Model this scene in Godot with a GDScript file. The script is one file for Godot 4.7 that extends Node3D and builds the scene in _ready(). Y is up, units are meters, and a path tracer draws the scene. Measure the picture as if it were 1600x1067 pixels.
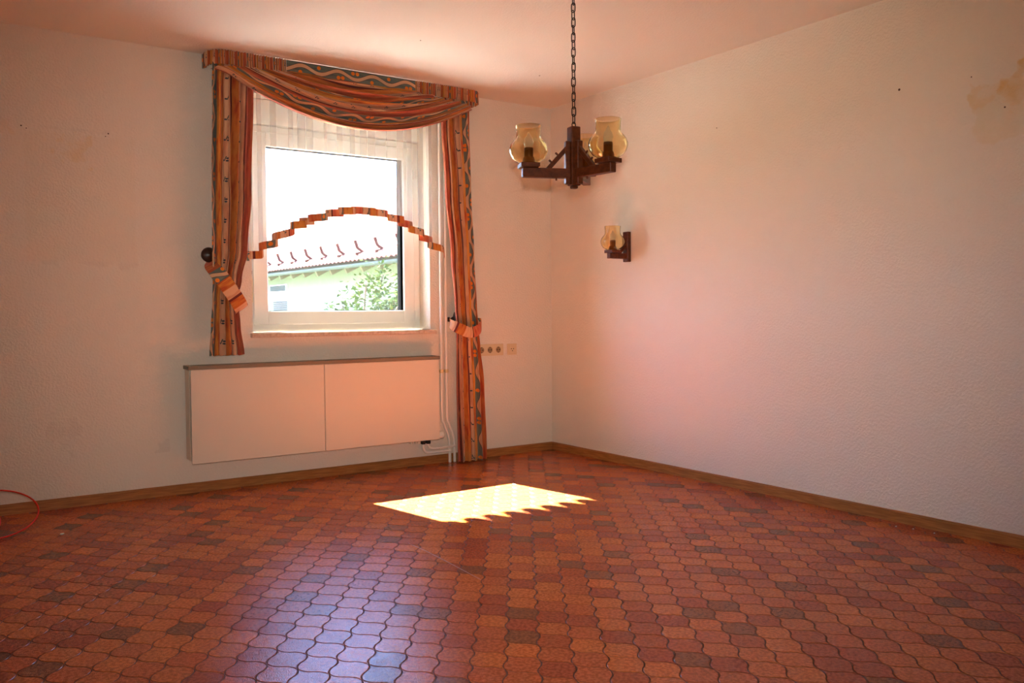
extends Node3D
# An empty living room: window wall with swag curtains, patterned vinyl floor, sun patch, wooden chandelier.
# Axes: the visible room corner stands at the origin; window wall in the plane z = 0 (x < 0), right wall in the plane x = 0 (z > 0).

const ROOM_X := -4.7      # left wall
const ROOM_Z := 6.3       # wall behind the camera
const ROOM_H := 2.5
const CAM := Vector3(-3.8483, 1.0262, 5.0884)
const OX0 := -2.22        # window opening
const OX1 := -1.02
const OY0 := 0.905
const OY1 := 2.32
const WALL_T := 0.32

var used := {}
var M := {}
var rng := RandomNumberGenerator.new()

# ---------------------------------------------------------------- helpers
func S() -> SurfaceTool:
	var st := SurfaceTool.new()
	st.begin(Mesh.PRIMITIVE_TRIANGLES)
	return st

func tri(st: SurfaceTool, a: Vector3, b: Vector3, c: Vector3, na: Vector3, nb: Vector3, nc: Vector3, ua := Vector2.ZERO, ub := Vector2.ZERO, uc := Vector2.ZERO) -> void:
	if (b - a).cross(c - a).dot(na + nb + nc) > 0.0:
		var t := b; b = c; c = t
		var tn := nb; nb = nc; nc = tn
		var tu := ub; ub = uc; uc = tu
	st.set_normal(na); st.set_uv(ua); st.add_vertex(a)
	st.set_normal(nb); st.set_uv(ub); st.add_vertex(b)
	st.set_normal(nc); st.set_uv(uc); st.add_vertex(c)

func poly(st: SurfaceTool, pts: Array, n: Vector3) -> void:
	for i in range(1, pts.size() - 1):
		tri(st, pts[0], pts[i], pts[i + 1], n, n, n)

func box(st: SurfaceTool, c: Vector3, s: Vector3, bevel := 0.0, basis := Basis.IDENTITY) -> void:
	# a box with chamfered edges
	var h := s * 0.5
	var b := minf(bevel, minf(h.x, minf(h.y, h.z)) * 0.9)
	var ax := [Vector3.RIGHT, Vector3.UP, Vector3.BACK]
	for i in 3:
		var j := (i + 1) % 3
		var k := (i + 2) % 3
		for sg: float in [-1.0, 1.0]:
			var n: Vector3 = ax[i] * sg
			var o: Vector3 = n * h[i]
			var u: Vector3 = ax[j] * (h[j] - b)
			var v: Vector3 = ax[k] * (h[k] - b)
			var q := [o - u - v, o + u - v, o + u + v, o - u + v]
			for m in 4: q[m] = c + basis * q[m]
			poly(st, q, basis * n)
			if b > 0.0:
				for s2: float in [-1.0, 1.0]:
					var n2: Vector3 = ax[j] * s2
					var v2: Vector3 = ax[k] * (h[k] - b)
					var p1: Vector3 = ax[i] * sg * h[i] + ax[j] * s2 * (h[j] - b)
					var p2: Vector3 = ax[i] * sg * (h[i] - b) + ax[j] * s2 * h[j]
					poly(st, [c + basis * (p1 - v2), c + basis * (p1 + v2), c + basis * (p2 + v2), c + basis * (p2 - v2)], basis * ((n + n2).normalized()))
	if b > 0.0:
		for x: float in [-1.0, 1.0]:
			for y: float in [-1.0, 1.0]:
				for z: float in [-1.0, 1.0]:
					var sv := Vector3(x, y, z)
					poly(st, [c + basis * (sv * Vector3(h.x, h.y - b, h.z - b)), c + basis * (sv * Vector3(h.x - b, h.y, h.z - b)), c + basis * (sv * Vector3(h.x - b, h.y - b, h.z))], basis * sv.normalized())

func span(st: SurfaceTool, a: Vector3, b: Vector3, bevel := 0.0) -> void:
	box(st, (a + b) * 0.5, (b - a).abs(), bevel)

func grid(st: SurfaceTool, rows: Array, uvs: Array, out_from = null) -> void:
	# rows[j][i] of points with smooth normals; out_from: a Callable (point) -> direction the face should look to
	var nj := rows.size()
	var ni: int = rows[0].size()
	var nor := []
	var closed: bool = (rows[0][0] as Vector3).is_equal_approx(rows[0][ni - 1]) and (rows[nj / 2][0] as Vector3).is_equal_approx(rows[nj / 2][ni - 1])
	for j in nj:
		var row := []
		for i in ni:
			var ia := i - 1
			var ib := i + 1
			if closed:
				if ia < 0: ia = ni - 2
				if ib > ni - 1: ib = 1
			var du: Vector3 = rows[j][mini(ib, ni - 1)] - rows[j][maxi(ia, 0)]
			var dv: Vector3 = rows[mini(j + 1, nj - 1)][i] - rows[maxi(j - 1, 0)][i]
			var n := du.cross(dv)
			if n.length() < 1e-12:
				var jj := 1 if j == 0 else nj - 2
				du = rows[jj][mini(ib, ni - 1)] - rows[jj][maxi(ia, 0)]
				n = du.cross(dv)
			n = n.normalized() if n.length() > 1e-14 else Vector3.UP
			if out_from != null and n.dot(out_from.call(rows[j][i])) < 0.0: n = -n
			row.append(n)
		nor.append(row)
	for j in nj - 1:
		for i in ni - 1:
			var a: Vector3 = rows[j][i]
			var b: Vector3 = rows[j][i + 1]
			var c: Vector3 = rows[j + 1][i + 1]
			var d: Vector3 = rows[j + 1][i]
			var u := [Vector2.ZERO, Vector2.ZERO, Vector2.ZERO, Vector2.ZERO]
			if uvs.size(): u = [uvs[j][i], uvs[j][i + 1], uvs[j + 1][i + 1], uvs[j + 1][i]]
			if not a.is_equal_approx(b): tri(st, a, b, c, nor[j][i], nor[j][i + 1], nor[j + 1][i + 1], u[0], u[1], u[2])
			if not c.is_equal_approx(d): tri(st, a, c, d, nor[j][i], nor[j + 1][i + 1], nor[j + 1][i], u[0], u[2], u[3])

func lathe(st: SurfaceTool, prof: Array, segs: int, at: Vector3, basis := Basis.IDENTITY) -> void:
	# profile of Vector2(radius, height) turned about the y axis; each pair of rows shares smooth normals
	var nor := []
	for j in prof.size():
		var t: Vector2 = prof[mini(j + 1, prof.size() - 1)] - prof[maxi(j - 1, 0)]
		nor.append(Vector2(t.y, -t.x).normalized())
	for j in prof.size() - 1:
		for i in segs:
			var a0 := TAU * i / segs
			var a1 := TAU * (i + 1) / segs
			var d0 := Vector3(cos(a0), 0, sin(a0))
			var d1 := Vector3(cos(a1), 0, sin(a1))
			var p: Vector2 = prof[j]
			var q: Vector2 = prof[j + 1]
			var A := at + basis * (d0 * p.x + Vector3.UP * p.y)
			var B := at + basis * (d1 * p.x + Vector3.UP * p.y)
			var C := at + basis * (d1 * q.x + Vector3.UP * q.y)
			var D := at + basis * (d0 * q.x + Vector3.UP * q.y)
			var nA: Vector3 = basis * (d0 * nor[j].x + Vector3.UP * nor[j].y)
			var nB: Vector3 = basis * (d1 * nor[j].x + Vector3.UP * nor[j].y)
			var nC: Vector3 = basis * (d1 * nor[j + 1].x + Vector3.UP * nor[j + 1].y)
			var nD: Vector3 = basis * (d0 * nor[j + 1].x + Vector3.UP * nor[j + 1].y)
			if p.x > 1e-6: tri(st, A, B, C, nA, nB, nC)
			if q.x > 1e-6: tri(st, A, C, D, nA, nC, nD)

func tube(st: SurfaceTool, path: Array, r: float, segs := 8, closed := false) -> void:
	var n := path.size()
	var rows := []
	var up := Vector3.UP
	var t0: Vector3 = (path[1] - path[0]).normalized()
	if absf(t0.dot(up)) > 0.9: up = Vector3.RIGHT
	var side := t0.cross(up).normalized()
	var cnt := n + 1 if closed else n
	for q in cnt:
		var k := q % n
		var a: Vector3 = path[(k - 1 + n) % n] if closed or k > 0 else path[k]
		var b: Vector3 = path[(k + 1) % n] if closed or k < n - 1 else path[k]
		var t := (b - a).normalized()
		side = (side - t * side.dot(t)).normalized()
		var oth := t.cross(side)
		var row := []
		for i in segs + 1:
			var ang := TAU * i / segs
			row.append((path[k] as Vector3) + side * cos(ang) * r + oth * sin(ang) * r)
		rows.append(row)
	for j in rows.size() - 1:
		for i in segs:
			var ca: Vector3 = path[j % n]
			var cb: Vector3 = path[(j + 1) % n]
			var a: Vector3 = rows[j][i]
			var b: Vector3 = rows[j][i + 1]
			var c: Vector3 = rows[j + 1][i + 1]
			var d: Vector3 = rows[j + 1][i]
			tri(st, a, b, c, (a - ca) / r, (b - ca) / r, (c - cb) / r)
			tri(st, a, c, d, (a - ca) / r, (c - cb) / r, (d - cb) / r)
	if not closed:
		for e in [0, n - 1]:
			var nn: Vector3 = (path[0] - path[1]).normalized() if e == 0 else (path[n - 1] - path[n - 2]).normalized()
			poly(st, rows[e].slice(0, segs), nn)

func smooth_path(pts: Array, per := 8) -> Array:
	var cv := Curve3D.new()
	for i in pts.size():
		var a: Vector3 = pts[maxi(i - 1, 0)]
		var b: Vector3 = pts[mini(i + 1, pts.size() - 1)]
		var t := (b - a) / 6.0
		cv.add_point(pts[i], -t, t)
	var out := []
	for i in pts.size() - 1:
		for k in per: out.append(cv.sample(i, float(k) / per))
	out.append(pts[pts.size() - 1])
	return out

func numbered(called: String) -> String:
	if not used.has(called):
		used[called] = 0
		return called
	used[called] += 1
	return "%s_%03d" % [called, used[called]]

func part(parent: Node, called: String, st, mat: Material, kind := "") -> MeshInstance3D:
	var o := MeshInstance3D.new()
	o.name = called if parent != self else numbered(called)
	o.mesh = st if st is Mesh else st.commit()
	o.material_override = mat
	if kind: o.set_meta("kind", kind)
	parent.add_child(o, true)
	return o

func tag(o: Node, label: String, category: String, group := "", kind := "") -> void:
	o.set_meta("label", label)
	o.set_meta("category", category)
	if group: o.set_meta("group", group)
	if kind: o.set_meta("kind", kind)

func thing(called: String, at: Vector3, label: String, category: String, group := "", kind := "") -> Node3D:
	var o := Node3D.new()
	o.name = numbered(called)
	o.position = at
	add_child(o)
	tag(o, label, category, group, kind)
	return o

func lerp_keys(keys: Array, y: float) -> Array:
	# keys sorted by falling y: [y, a, b, c...]
	if y >= keys[0][0]: return keys[0].slice(1)
	for i in keys.size() - 1:
		if y >= keys[i + 1][0]:
			var f: float = (keys[i][0] - y) / (keys[i][0] - keys[i + 1][0])
			f = f * f * (3.0 - 2.0 * f)
			var out := []
			for k in range(1, keys[i].size()): out.append(lerpf(keys[i][k], keys[i + 1][k], f))
			return out
	return keys[keys.size() - 1].slice(1)

# ---------------------------------------------------------------- materials
func mat(c: Color, rough := 0.7, spec := 0.5, metal := 0.0) -> StandardMaterial3D:
	var m := StandardMaterial3D.new()
	m.albedo_color = c
	m.roughness = rough
	m.metallic_specular = spec
	m.metallic = metal
	return m

func noise_tex(size: int, freq: float, octaves: int, seed_: int, lo: Color, hi: Color, kind := FastNoiseLite.TYPE_SIMPLEX_SMOOTH, lo_at := 0.0, hi_at := 1.0) -> NoiseTexture2D:
	var n := FastNoiseLite.new()
	n.noise_type = kind
	n.frequency = freq
	n.fractal_octaves = octaves
	n.seed = seed_
	var t := NoiseTexture2D.new()
	t.width = size
	t.height = size
	t.seamless = true
	t.noise = n
	var g := Gradient.new()
	g.set_color(0, lo); g.set_offset(0, lo_at)
	g.set_color(1, hi); g.set_offset(1, hi_at)
	t.color_ramp = g
	return t

func triplanar(m: StandardMaterial3D, scale: Vector3) -> StandardMaterial3D:
	m.uv1_triplanar = true
	m.uv1_world_triplanar = true
	m.uv1_scale = scale
	return m

func relief(m: StandardMaterial3D, tex: Texture2D, cm: float) -> StandardMaterial3D:
	m.heightmap_enabled = true
	m.heightmap_texture = tex
	m.heightmap_scale = cm
	return m

func fabric_image() -> Image:
	# printed stripes: terracotta, beige with sprigs, gold, grey-green with a wave and dots
	var n := 512
	var im := Image.create(n, n, false, Image.FORMAT_RGB8)
	var noise := FastNoiseLite.new()
	noise.seed = 5
	noise.frequency = 0.02
	noise.fractal_octaves = 3
	var bands := [
		[0.16, Color(0.43, 0.46, 0.41), 2], [0.12, Color(0.80, 0.52, 0.22), 0], [0.12, Color(0.86, 0.68, 0.53), 1], [0.03, Color(0.36, 0.17, 0.17), 0],
		[0.12, Color(0.78, 0.47, 0.21), 0], [0.12, Color(0.85, 0.66, 0.51), 1], [0.02, Color(0.36, 0.19, 0.17), 0], [0.17, Color(0.78, 0.40, 0.28), 0], [0.14, Color(0.74, 0.41, 0.22), 0]]
	for x in n:
		var u := float(x) / n
		var acc := 0.0
		var band: Array = bands[0]
		var s := 0.0
		for b in bands:
			if u < acc + b[0]:
				band = b
				s = (u - acc) / b[0]
				break
			acc += b[0]
		for y in n:
			var v := float(y) / n
			var c: Color = band[1]
			# streaky dye, long along the stripe; tiles in v
			var k := noise.get_noise_3d(x * 2.2, cos(TAU * v) * 22.0, sin(TAU * v) * 22.0)
			var sp := Vector2.ZERO
			if band[2] == 0:
				c = c.lerp(Color(0.62, 0.22, 0.14), clampf(k * 1.2, 0.0, 0.7)).lerp(Color(0.82, 0.56, 0.30), clampf(-k * 1.0, 0.0, 0.6))
			elif band[2] == 1:
				c = c.lerp(Color(0.74, 0.48, 0.34), clampf(k + 0.1, 0.0, 0.6))
				var cell := fposmod(v * 4.0, 1.0)
				sp = Vector2((s - 0.5) * 0.13, (cell - 0.5) * 0.25)
				var dots := [Vector2(-0.016, -0.020), Vector2(0.014, -0.026), Vector2(0.016, 0.004)]
				for d: Vector2 in dots:
					if sp.distance_to(d) < 0.0105: c = Color(0.27, 0.30, 0.33)
				if absf(sp.x - sp.y * 0.25) < 0.0035 and absf(sp.y) < 0.030: c = Color(0.33, 0.36, 0.33)
			else:
				c = c.lerp(Color(0.30, 0.33, 0.33), clampf(k * 1.2 + 0.1, 0.0, 0.7))
				var w := 0.5 + 0.26 * sin(TAU * v * 2.0)
				var wd := absf(s - w)
				if wd < 0.15: c = Color(0.84, 0.67, 0.52)
				elif wd < 0.19: c = Color(0.34, 0.24, 0.24)
				for dc in [Vector2(0.25, 0.125 + 0.018), Vector2(0.80, 0.375 - 0.02), Vector2(0.25, 0.625 - 0.02), Vector2(0.80, 0.875), Vector2(0.25, 0.08), Vector2(0.78, 0.935)]:
					if Vector2((s - dc.x) * 0.16, v - dc.y).length() < 0.026: c = Color(0.90, 0.50, 0.16)
			im.set_pixel(x, y, c)
	return im

func stain_image(w: int, h: int, metres: Vector2, patches: Array, seed_: int) -> ImageTexture:
	# real marks on the wallpaper: glue stains and picture outlines; transparent elsewhere. patches: [x, y, w, h in metres from the lower left, colour, strength, ragged]
	var im := Image.create(w, h, false, Image.FORMAT_RGBA8)
	im.fill(Color(1, 1, 1, 0))
	var noise := FastNoiseLite.new()
	noise.seed = seed_
	noise.frequency = 0.9
	noise.fractal_octaves = 4
	for p in patches:
		var x0 := int(p[0] / metres.x * w)
		var x1 := int((p[0] + p[2]) / metres.x * w)
		var y0 := int((metres.y - p[1] - p[3]) / metres.y * h)
		var y1 := int((metres.y - p[1]) / metres.y * h)
		for y in range(maxi(0, y0 - 6), mini(h, y1 + 6)):
			for x in range(maxi(0, x0 - 6), mini(w, x1 + 6)):
				var mx := float(x) / w * metres.x
				var my := float(y) / h * metres.y
				var q := noise.get_noise_2d(mx * 9.0, my * 9.0)
				var e: float = p[6] * q * 14.0
				var dd := minf(minf(x - x0, x1 - x), minf(y - y0, y1 - y)) + e
				var a := clampf(dd / 2.0, 0.0, 1.0)
				a *= p[5] * clampf(0.75 + q * 1.3 * p[6], 0.0, 1.3)
				if a > im.get_pixel(x, y).a:
					var c: Color = p[4]
					c.a = minf(a, 1.0)
					im.set_pixel(x, y, c)
	return ImageTexture.create_from_image(im)

func make_materials() -> void:
	var chip := noise_tex(1024, 0.035, 3, 11, Color.BLACK, Color.WHITE, FastNoiseLite.TYPE_SIMPLEX_SMOOTH, 0.25, 0.8)
	for nm in ["wall_back", "wall_right", "wall_plain"]:
		var w := triplanar(mat(Color(0.90, 0.862, 0.80), 0.92, 0.3), Vector3(1.6, 1.6, 1.6))
		M[nm] = relief(w, chip, 0.12)
	M.wall_back.detail_enabled = true
	M.wall_back.detail_uv_layer = BaseMaterial3D.DETAIL_UV_2
	M.wall_back.detail_blend_mode = BaseMaterial3D.BLEND_MODE_MIX
	M.wall_back.detail_albedo = stain_image(752, 400, Vector2(4.7, 2.5), [
		[1.31, 1.30, 0.54, 0.68, Color(0.86, 0.79, 0.68), 0.22, 0.10], [1.36, 1.99, 0.36, 0.012, Color(0.72, 0.66, 0.60), 0.2, 0.3],
		[1.48, 1.82, 0.12, 0.13, Color(0.86, 0.76, 0.54), 0.34, 1.0], [1.38, 1.285, 0.46, 0.025, Color(0.78, 0.70, 0.62), 0.14, 0.7], [1.20, 1.95, 0.07, 0.08, Color(0.86, 0.76, 0.52), 0.2, 1.0],
		[1.42, 0.30, 0.10, 0.16, Color(0.74, 0.62, 0.54), 0.10, 1.6], [1.95, 0.28, 0.05, 0.05, Color(0.66, 0.60, 0.56), 0.12, 1.2]], 3)
	M.wall_right.detail_enabled = true
	M.wall_right.detail_uv_layer = BaseMaterial3D.DETAIL_UV_2
	M.wall_right.detail_blend_mode = BaseMaterial3D.BLEND_MODE_MIX
	M.wall_right.detail_albedo = stain_image(1008, 400, Vector2(6.3, 2.5), [
		[3.08, 1.74, 0.60, 0.255, Color(0.86, 0.78, 0.60), 0.40, 0.35], [3.085, 1.91, 0.075, 0.085, Color(0.86, 0.73, 0.47), 0.40, 0.7], [3.20, 1.88, 0.42, 0.13, Color(0.86, 0.72, 0.42), 0.5, 0.8],
		[3.225, 1.99, 0.40, 0.05, Color(0.86, 0.70, 0.36), 0.55, 0.9]], 8)
	M.ceiling = relief(triplanar(mat(Color(0.88, 0.855, 0.81), 0.9, 0.3), Vector3(1.6, 1.6, 1.6)), chip, 0.06)

	# floor: embossed vinyl; the tile tone is a vertex colour, the mottled print a texture
	var vin := triplanar(mat(Color(1, 1, 1), 0.16, 0.29), Vector3(2.0, 2.0, 2.0))
	vin.vertex_color_use_as_albedo = true
	vin.albedo_texture = noise_tex(1024, 0.03, 5, 21, Color(0.80, 0.75, 0.74), Color(1, 1, 1), FastNoiseLite.TYPE_SIMPLEX_SMOOTH, 0.25, 0.7)
	var emb := noise_tex(1024, 0.10, 2, 31, Color.BLACK, Color.WHITE, FastNoiseLite.TYPE_SIMPLEX_SMOOTH, 0.3, 0.75)
	relief(vin, emb, 0.025)
	M.vinyl = vin
	M.joint = triplanar(mat(Color(0.38, 0.22, 0.14), 0.6, 0.2), Vector3(2, 2, 2))

	var skirt := triplanar(mat(Color(1, 1, 1), 0.45, 0.5), Vector3(0.6, 9.0, 9.0))
	skirt.albedo_texture = noise_tex(512, 0.02, 4, 41, Color(0.58, 0.37, 0.17), Color(0.70, 0.47, 0.24), FastNoiseLite.TYPE_SIMPLEX_SMOOTH, 0.2, 0.8)
	M.skirt = skirt
	var skirt2: StandardMaterial3D = skirt.duplicate()
	skirt2.uv1_scale = Vector3(9.0, 9.0, 0.6)
	M.skirt_z = skirt2

	var wood := triplanar(mat(Color(1, 1, 1), 0.42, 0.35), Vector3(5, 5, 5))
	wood.uv1_world_triplanar = false
	wood.albedo_texture = noise_tex(256, 0.03, 4, 51, Color(0.28, 0.12, 0.05), Color(0.44, 0.21, 0.09))
	wood.clearcoat_enabled = true
	wood.clearcoat = 0.15
	wood.clearcoat_roughness = 0.2
	M.dark_wood = wood
	M.knob_wood = mat(Color(0.25, 0.14, 0.09), 0.35)
	M.chain = mat(Color(0.13, 0.09, 0.07), 0.45, 0.5, 0.6)
	M.brass = mat(Color(0.46, 0.28, 0.10), 0.3, 0.5, 0.6)
	var amber := mat(Color(1.0, 0.96, 0.83, 0.0), 0.02, 0.5)
	amber.refraction_enabled = true
	amber.refraction_scale = 0.05
	M.amber = amber
	var bulb := mat(Color(0.9, 0.92, 0.95, 0.22), 0.03, 0.7)
	bulb.transparency = BaseMaterial3D.TRANSPARENCY_ALPHA
	M.bulb = bulb

	M.pvc = mat(Color(0.93, 0.93, 0.90), 0.35)
	M.gasket = mat(Color(0.03, 0.035, 0.04), 0.9, 0.1)
	M.white_paint = mat(Color(0.93, 0.91, 0.87), 0.4)
	M.handle = mat(Color(0.86, 0.78, 0.58), 0.4)
	M.strap = mat(Color(0.55, 0.52, 0.46), 0.8)
	M.sill = triplanar(mat(Color(1, 1, 1), 0.35), Vector3(3, 3, 3))
	M.sill.albedo_texture = noise_tex(512, 0.02, 4, 61, Color(0.74, 0.64, 0.55), Color(0.88, 0.82, 0.74))
	M.enamel = mat(Color(0.85, 0.81, 0.74), 0.5, 0.4)
	M.grille = mat(Color(0.50, 0.44, 0.36), 0.5)
	M.socket = mat(Color(0.86, 0.77, 0.61), 0.4)
	M.cup = mat(Color(0.58, 0.47, 0.33), 0.6)
	M.black = mat(Color(0.06, 0.05, 0.05), 0.6)
	var glass := mat(Color(0.95, 1.0, 0.98, 0.03), 0.0, 0.5)
	glass.transparency = BaseMaterial3D.TRANSPARENCY_ALPHA
	M.glass = glass

	var ftex := ImageTexture.create_from_image(fabric_image())
	var fab := mat(Color(1, 1, 1), 0.85, 0.3)
	fab.albedo_texture = ftex
	fab.backlight_enabled = true
	fab.backlight = Color(0.16, 0.16, 0.16)
	fab.rim_enabled = true
	fab.rim = 0.3
	M.fabric = fab
	var voile := mat(Color(0.84, 0.83, 0.80, 0.25), 0.9, 0.2)
	voile.transparency = BaseMaterial3D.TRANSPARENCY_ALPHA
	voile.backlight_enabled = true
	voile.backlight = Color(0.25, 0.25, 0.25)
	M.voile = voile
	M.cable = mat(Color(0.85, 0.16, 0.07), 0.5)
	M.crumb = mat(Color(0.85, 0.82, 0.76), 0.9)
	M.scuff = mat(Color(0.62, 0.42, 0.36), 0.5)
	M.hole = mat(Color(0.30, 0.18, 0.12), 0.9)

	# outdoors
	M.roof_tile = mat(Color(0.38, 0.17, 0.13), 0.9, 0.3)
	M.red_metal = mat(Color(0.24, 0.05, 0.04), 0.8, 0.2)
	M.gutter = mat(Color(0.20, 0.24, 0.26), 0.6)
	M.rafter = mat(Color(0.36, 0.32, 0.20), 0.8)
	M.render_wall = triplanar(mat(Color(0.50, 0.53, 0.45), 0.9), Vector3(1, 1, 1))
	M.render_wall.albedo_texture = noise_tex(256, 0.02, 3, 71, Color(0.92, 0.92, 0.92), Color(1, 1, 1))
	M.shutter = mat(Color(0.18, 0.21, 0.25), 0.8)
	M.soffit = mat(Color(0.55, 0.42, 0.28), 0.8)
	M.grass = triplanar(mat(Color(1, 1, 1), 0.95), Vector3(0.5, 0.5, 0.5))
	M.grass.albedo_texture = noise_tex(256, 0.05, 4, 81, Color(0.26, 0.30, 0.17), Color(0.38, 0.42, 0.26))
	M.paving = triplanar(mat(Color(1, 1, 1), 0.9), Vector3(0.7, 0.7, 0.7))
	M.paving.albedo_texture = noise_tex(256, 0.05, 4, 91, Color(0.66, 0.64, 0.60), Color(0.78, 0.76, 0.72))
	var leaf := mat(Color(1, 1, 1), 0.8, 0.1)
	leaf.vertex_color_use_as_albedo = true
	leaf.backlight_enabled = true
	leaf.backlight = Color(0.4, 0.4, 0.4)
	M.leaf = leaf
	M.bark = mat(Color(0.30, 0.22, 0.16), 0.9)

# ---------------------------------------------------------------- build
func _ready() -> void:
	rng.seed = 7
	setup_camera_and_light()
	make_materials()
	build_room()
	build_floor()
	build_window()
	build_outdoors()
	build_radiator()
	build_curtains()
	build_chandelier()
	build_sconce()
	build_small_things()

func setup_camera_and_light() -> void:
	var cam := Camera3D.new()
	cam.name = "camera"
	cam.fov = 43.1785
	cam.near = 0.05
	cam.far = 200.0
	cam.transform = Transform3D(Basis(Vector3(0.82430581, -0.00735904, 0.56609696), Vector3(0.02624453, 0.99933726, -0.02522423), Vector3(-0.56553616, 0.03564942, 0.82395265)), CAM)
	add_child(cam)
	cam.current = true

	var env := Environment.new()
	env.background_mode = Environment.BG_SKY
	var sky := Sky.new()
	var sm := ProceduralSkyMaterial.new()
	sm.sky_top_color = Color(0.42, 0.60, 0.90)
	sm.sky_horizon_color = Color(0.86, 0.92, 1.0)
	sm.sky_curve = 0.15
	sm.ground_bottom_color = Color(0.32, 0.34, 0.26)
	sm.ground_horizon_color = Color(0.62, 0.66, 0.62)
	sm.sky_energy_multiplier = 1.0
	sm.ground_energy_multiplier = 0.6
	sm.sun_angle_max = 1.0
	sky.sky_material = sm
	env.sky = sky
	env.background_energy_multiplier = 1.1
	env.tonemap_mode = Environment.TONE_MAPPER_LINEAR
	env.tonemap_exposure = 20.0
	env.sdfgi_enabled = true
	env.ssao_enabled = true
	env.ssil_enabled = true
	var we := WorldEnvironment.new()
	we.name = "world_environment"
	we.environment = env
	add_child(we)

	# the sun, high outside the window: its patch on the floor gives the direction
	var sun := DirectionalLight3D.new()
	sun.name = "sun"
	sun.light_energy = 2.85
	sun.light_color = Color(1.0, 0.99, 0.95)
	sun.light_angular_distance = 0.53
	sun.shadow_enabled = true
	add_child(sun)
	sun.look_at_from_position(Vector3.ZERO, Vector3(0.19, -1.065, 1.0), Vector3.UP)

	# the photographer's pop-up flash above the lens: it throws the chandelier's shadow straight down onto the wall and the bright dots in the lamp glasses
	var flash := SpotLight3D.new()
	flash.name = "camera_flash"
	flash.light_energy = 0.29
	flash.light_color = Color(1.0, 0.985, 0.94)
	flash.light_size = 0.02
	flash.spot_range = 20.0
	flash.spot_attenuation = 2.0
	flash.spot_angle = 40.5
	flash.spot_angle_attenuation = 1.0
	flash.shadow_enabled = true
	flash.transform = Transform3D(cam.basis, CAM + Vector3(0.0, 0.12, 0.0))
	add_child(flash)

func wall_mesh(boxes: Array, uv_of: Callable) -> ArrayMesh:
	var st := S()
	for b in boxes: span(st, b[0], b[1])
	var a := st.commit().surface_get_arrays(0)
	var uv2 := PackedVector2Array()
	for v: Vector3 in a[Mesh.ARRAY_VERTEX]: uv2.append(uv_of.call(v))
	a[Mesh.ARRAY_TEX_UV2] = uv2
	var m := ArrayMesh.new()
	m.add_surface_from_arrays(Mesh.PRIMITIVE_TRIANGLES, a)
	return m

func build_room() -> void:
	var T := WALL_T
	var wb := part(self, "wall_back", wall_mesh([
		[Vector3(ROOM_X - T, -1.2, -T), Vector3(OX0, ROOM_H + 0.2, 0)], [Vector3(OX1, -1.2, -T), Vector3(T, ROOM_H + 0.2, 0)],
		[Vector3(OX0, -1.2, -T), Vector3(OX1, OY0 - 0.028, 0)], [Vector3(OX0, OY1, -T), Vector3(OX1, ROOM_H + 0.2, 0)]],
		func(v: Vector3) -> Vector2: return Vector2((v.x - ROOM_X) / 4.7, 1.0 - v.y / 2.5)), M.wall_back, "structure")
	tag(wb, "white woodchip papered wall around the window", "wall")
	var wr := part(self, "wall_right", wall_mesh([[Vector3(0, -1.2, 0), Vector3(T, ROOM_H + 0.2, ROOM_Z + T)]],
		func(v: Vector3) -> Vector2: return Vector2(v.z / 6.3, 1.0 - v.y / 2.5)), M.wall_right, "structure")
	tag(wr, "long white woodchip papered wall with yellow stains", "wall")
	var st := S()
	span(st, Vector3(ROOM_X - T, -1.2, 0), Vector3(ROOM_X, ROOM_H + 0.2, ROOM_Z + T))
	tag(part(self, "wall_left", st, M.wall_plain, "structure"), "plain white wall left of the camera", "wall")
	st = S()
	span(st, Vector3(ROOM_X, -1.2, ROOM_Z), Vector3(0, ROOM_H + 0.2, ROOM_Z + T))
	tag(part(self, "wall_front", st, M.wall_plain, "structure"), "plain white wall behind the camera", "wall")
	st = S()
	span(st, Vector3(ROOM_X, ROOM_H, 0), Vector3(0, ROOM_H + 0.2, ROOM_Z))
	tag(part(self, "ceiling", st, M.ceiling, "structure"), "plain white ceiling above the empty room", "ceiling")

	# skirting boards with a small rounded top
	var h := 0.055
	var d := 0.016
	st = S()
	span(st, Vector3(ROOM_X, 0, 0), Vector3(0, h - 0.006, d))
	box(st, Vector3(ROOM_X * 0.5, h - 0.004, d * 0.5 - 0.002), Vector3(-ROOM_X, 0.008, d - 0.004), 0.003)
	tag(part(self, "baseboard_back", st, M.skirt, "structure"), "brown wooden skirting board below the window wall", "skirting board")
	st = S()
	span(st, Vector3(-d, 0, d), Vector3(0, h - 0.006, ROOM_Z))
	box(st, Vector3(-d * 0.5 + 0.002, h - 0.004, (ROOM_Z + d) * 0.5), Vector3(d - 0.004, 0.008, ROOM_Z - d), 0.003)
	tag(part(self, "baseboard_right", st, M.skirt_z, "structure"), "brown wooden skirting board along the right wall", "skirting board")
	st = S()
	span(st, Vector3(ROOM_X, 0, d), Vector3(ROOM_X + d, h, ROOM_Z))
	tag(part(self, "baseboard_left", st, M.skirt_z, "structure"), "brown wooden skirting board left of the camera", "skirting board")
	st = S()
	span(st, Vector3(ROOM_X + d, 0, ROOM_Z - d), Vector3(-d, h, ROOM_Z))
	tag(part(self, "baseboard_front", st, M.skirt, "structure"), "brown wooden skirting board behind the camera", "skirting board")

# lantern shaped tiles on a centred lattice: 0.1215 wide (x), 0.173 long (z)
const PX := 0.1215
const PZ := 0.1735

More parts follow.
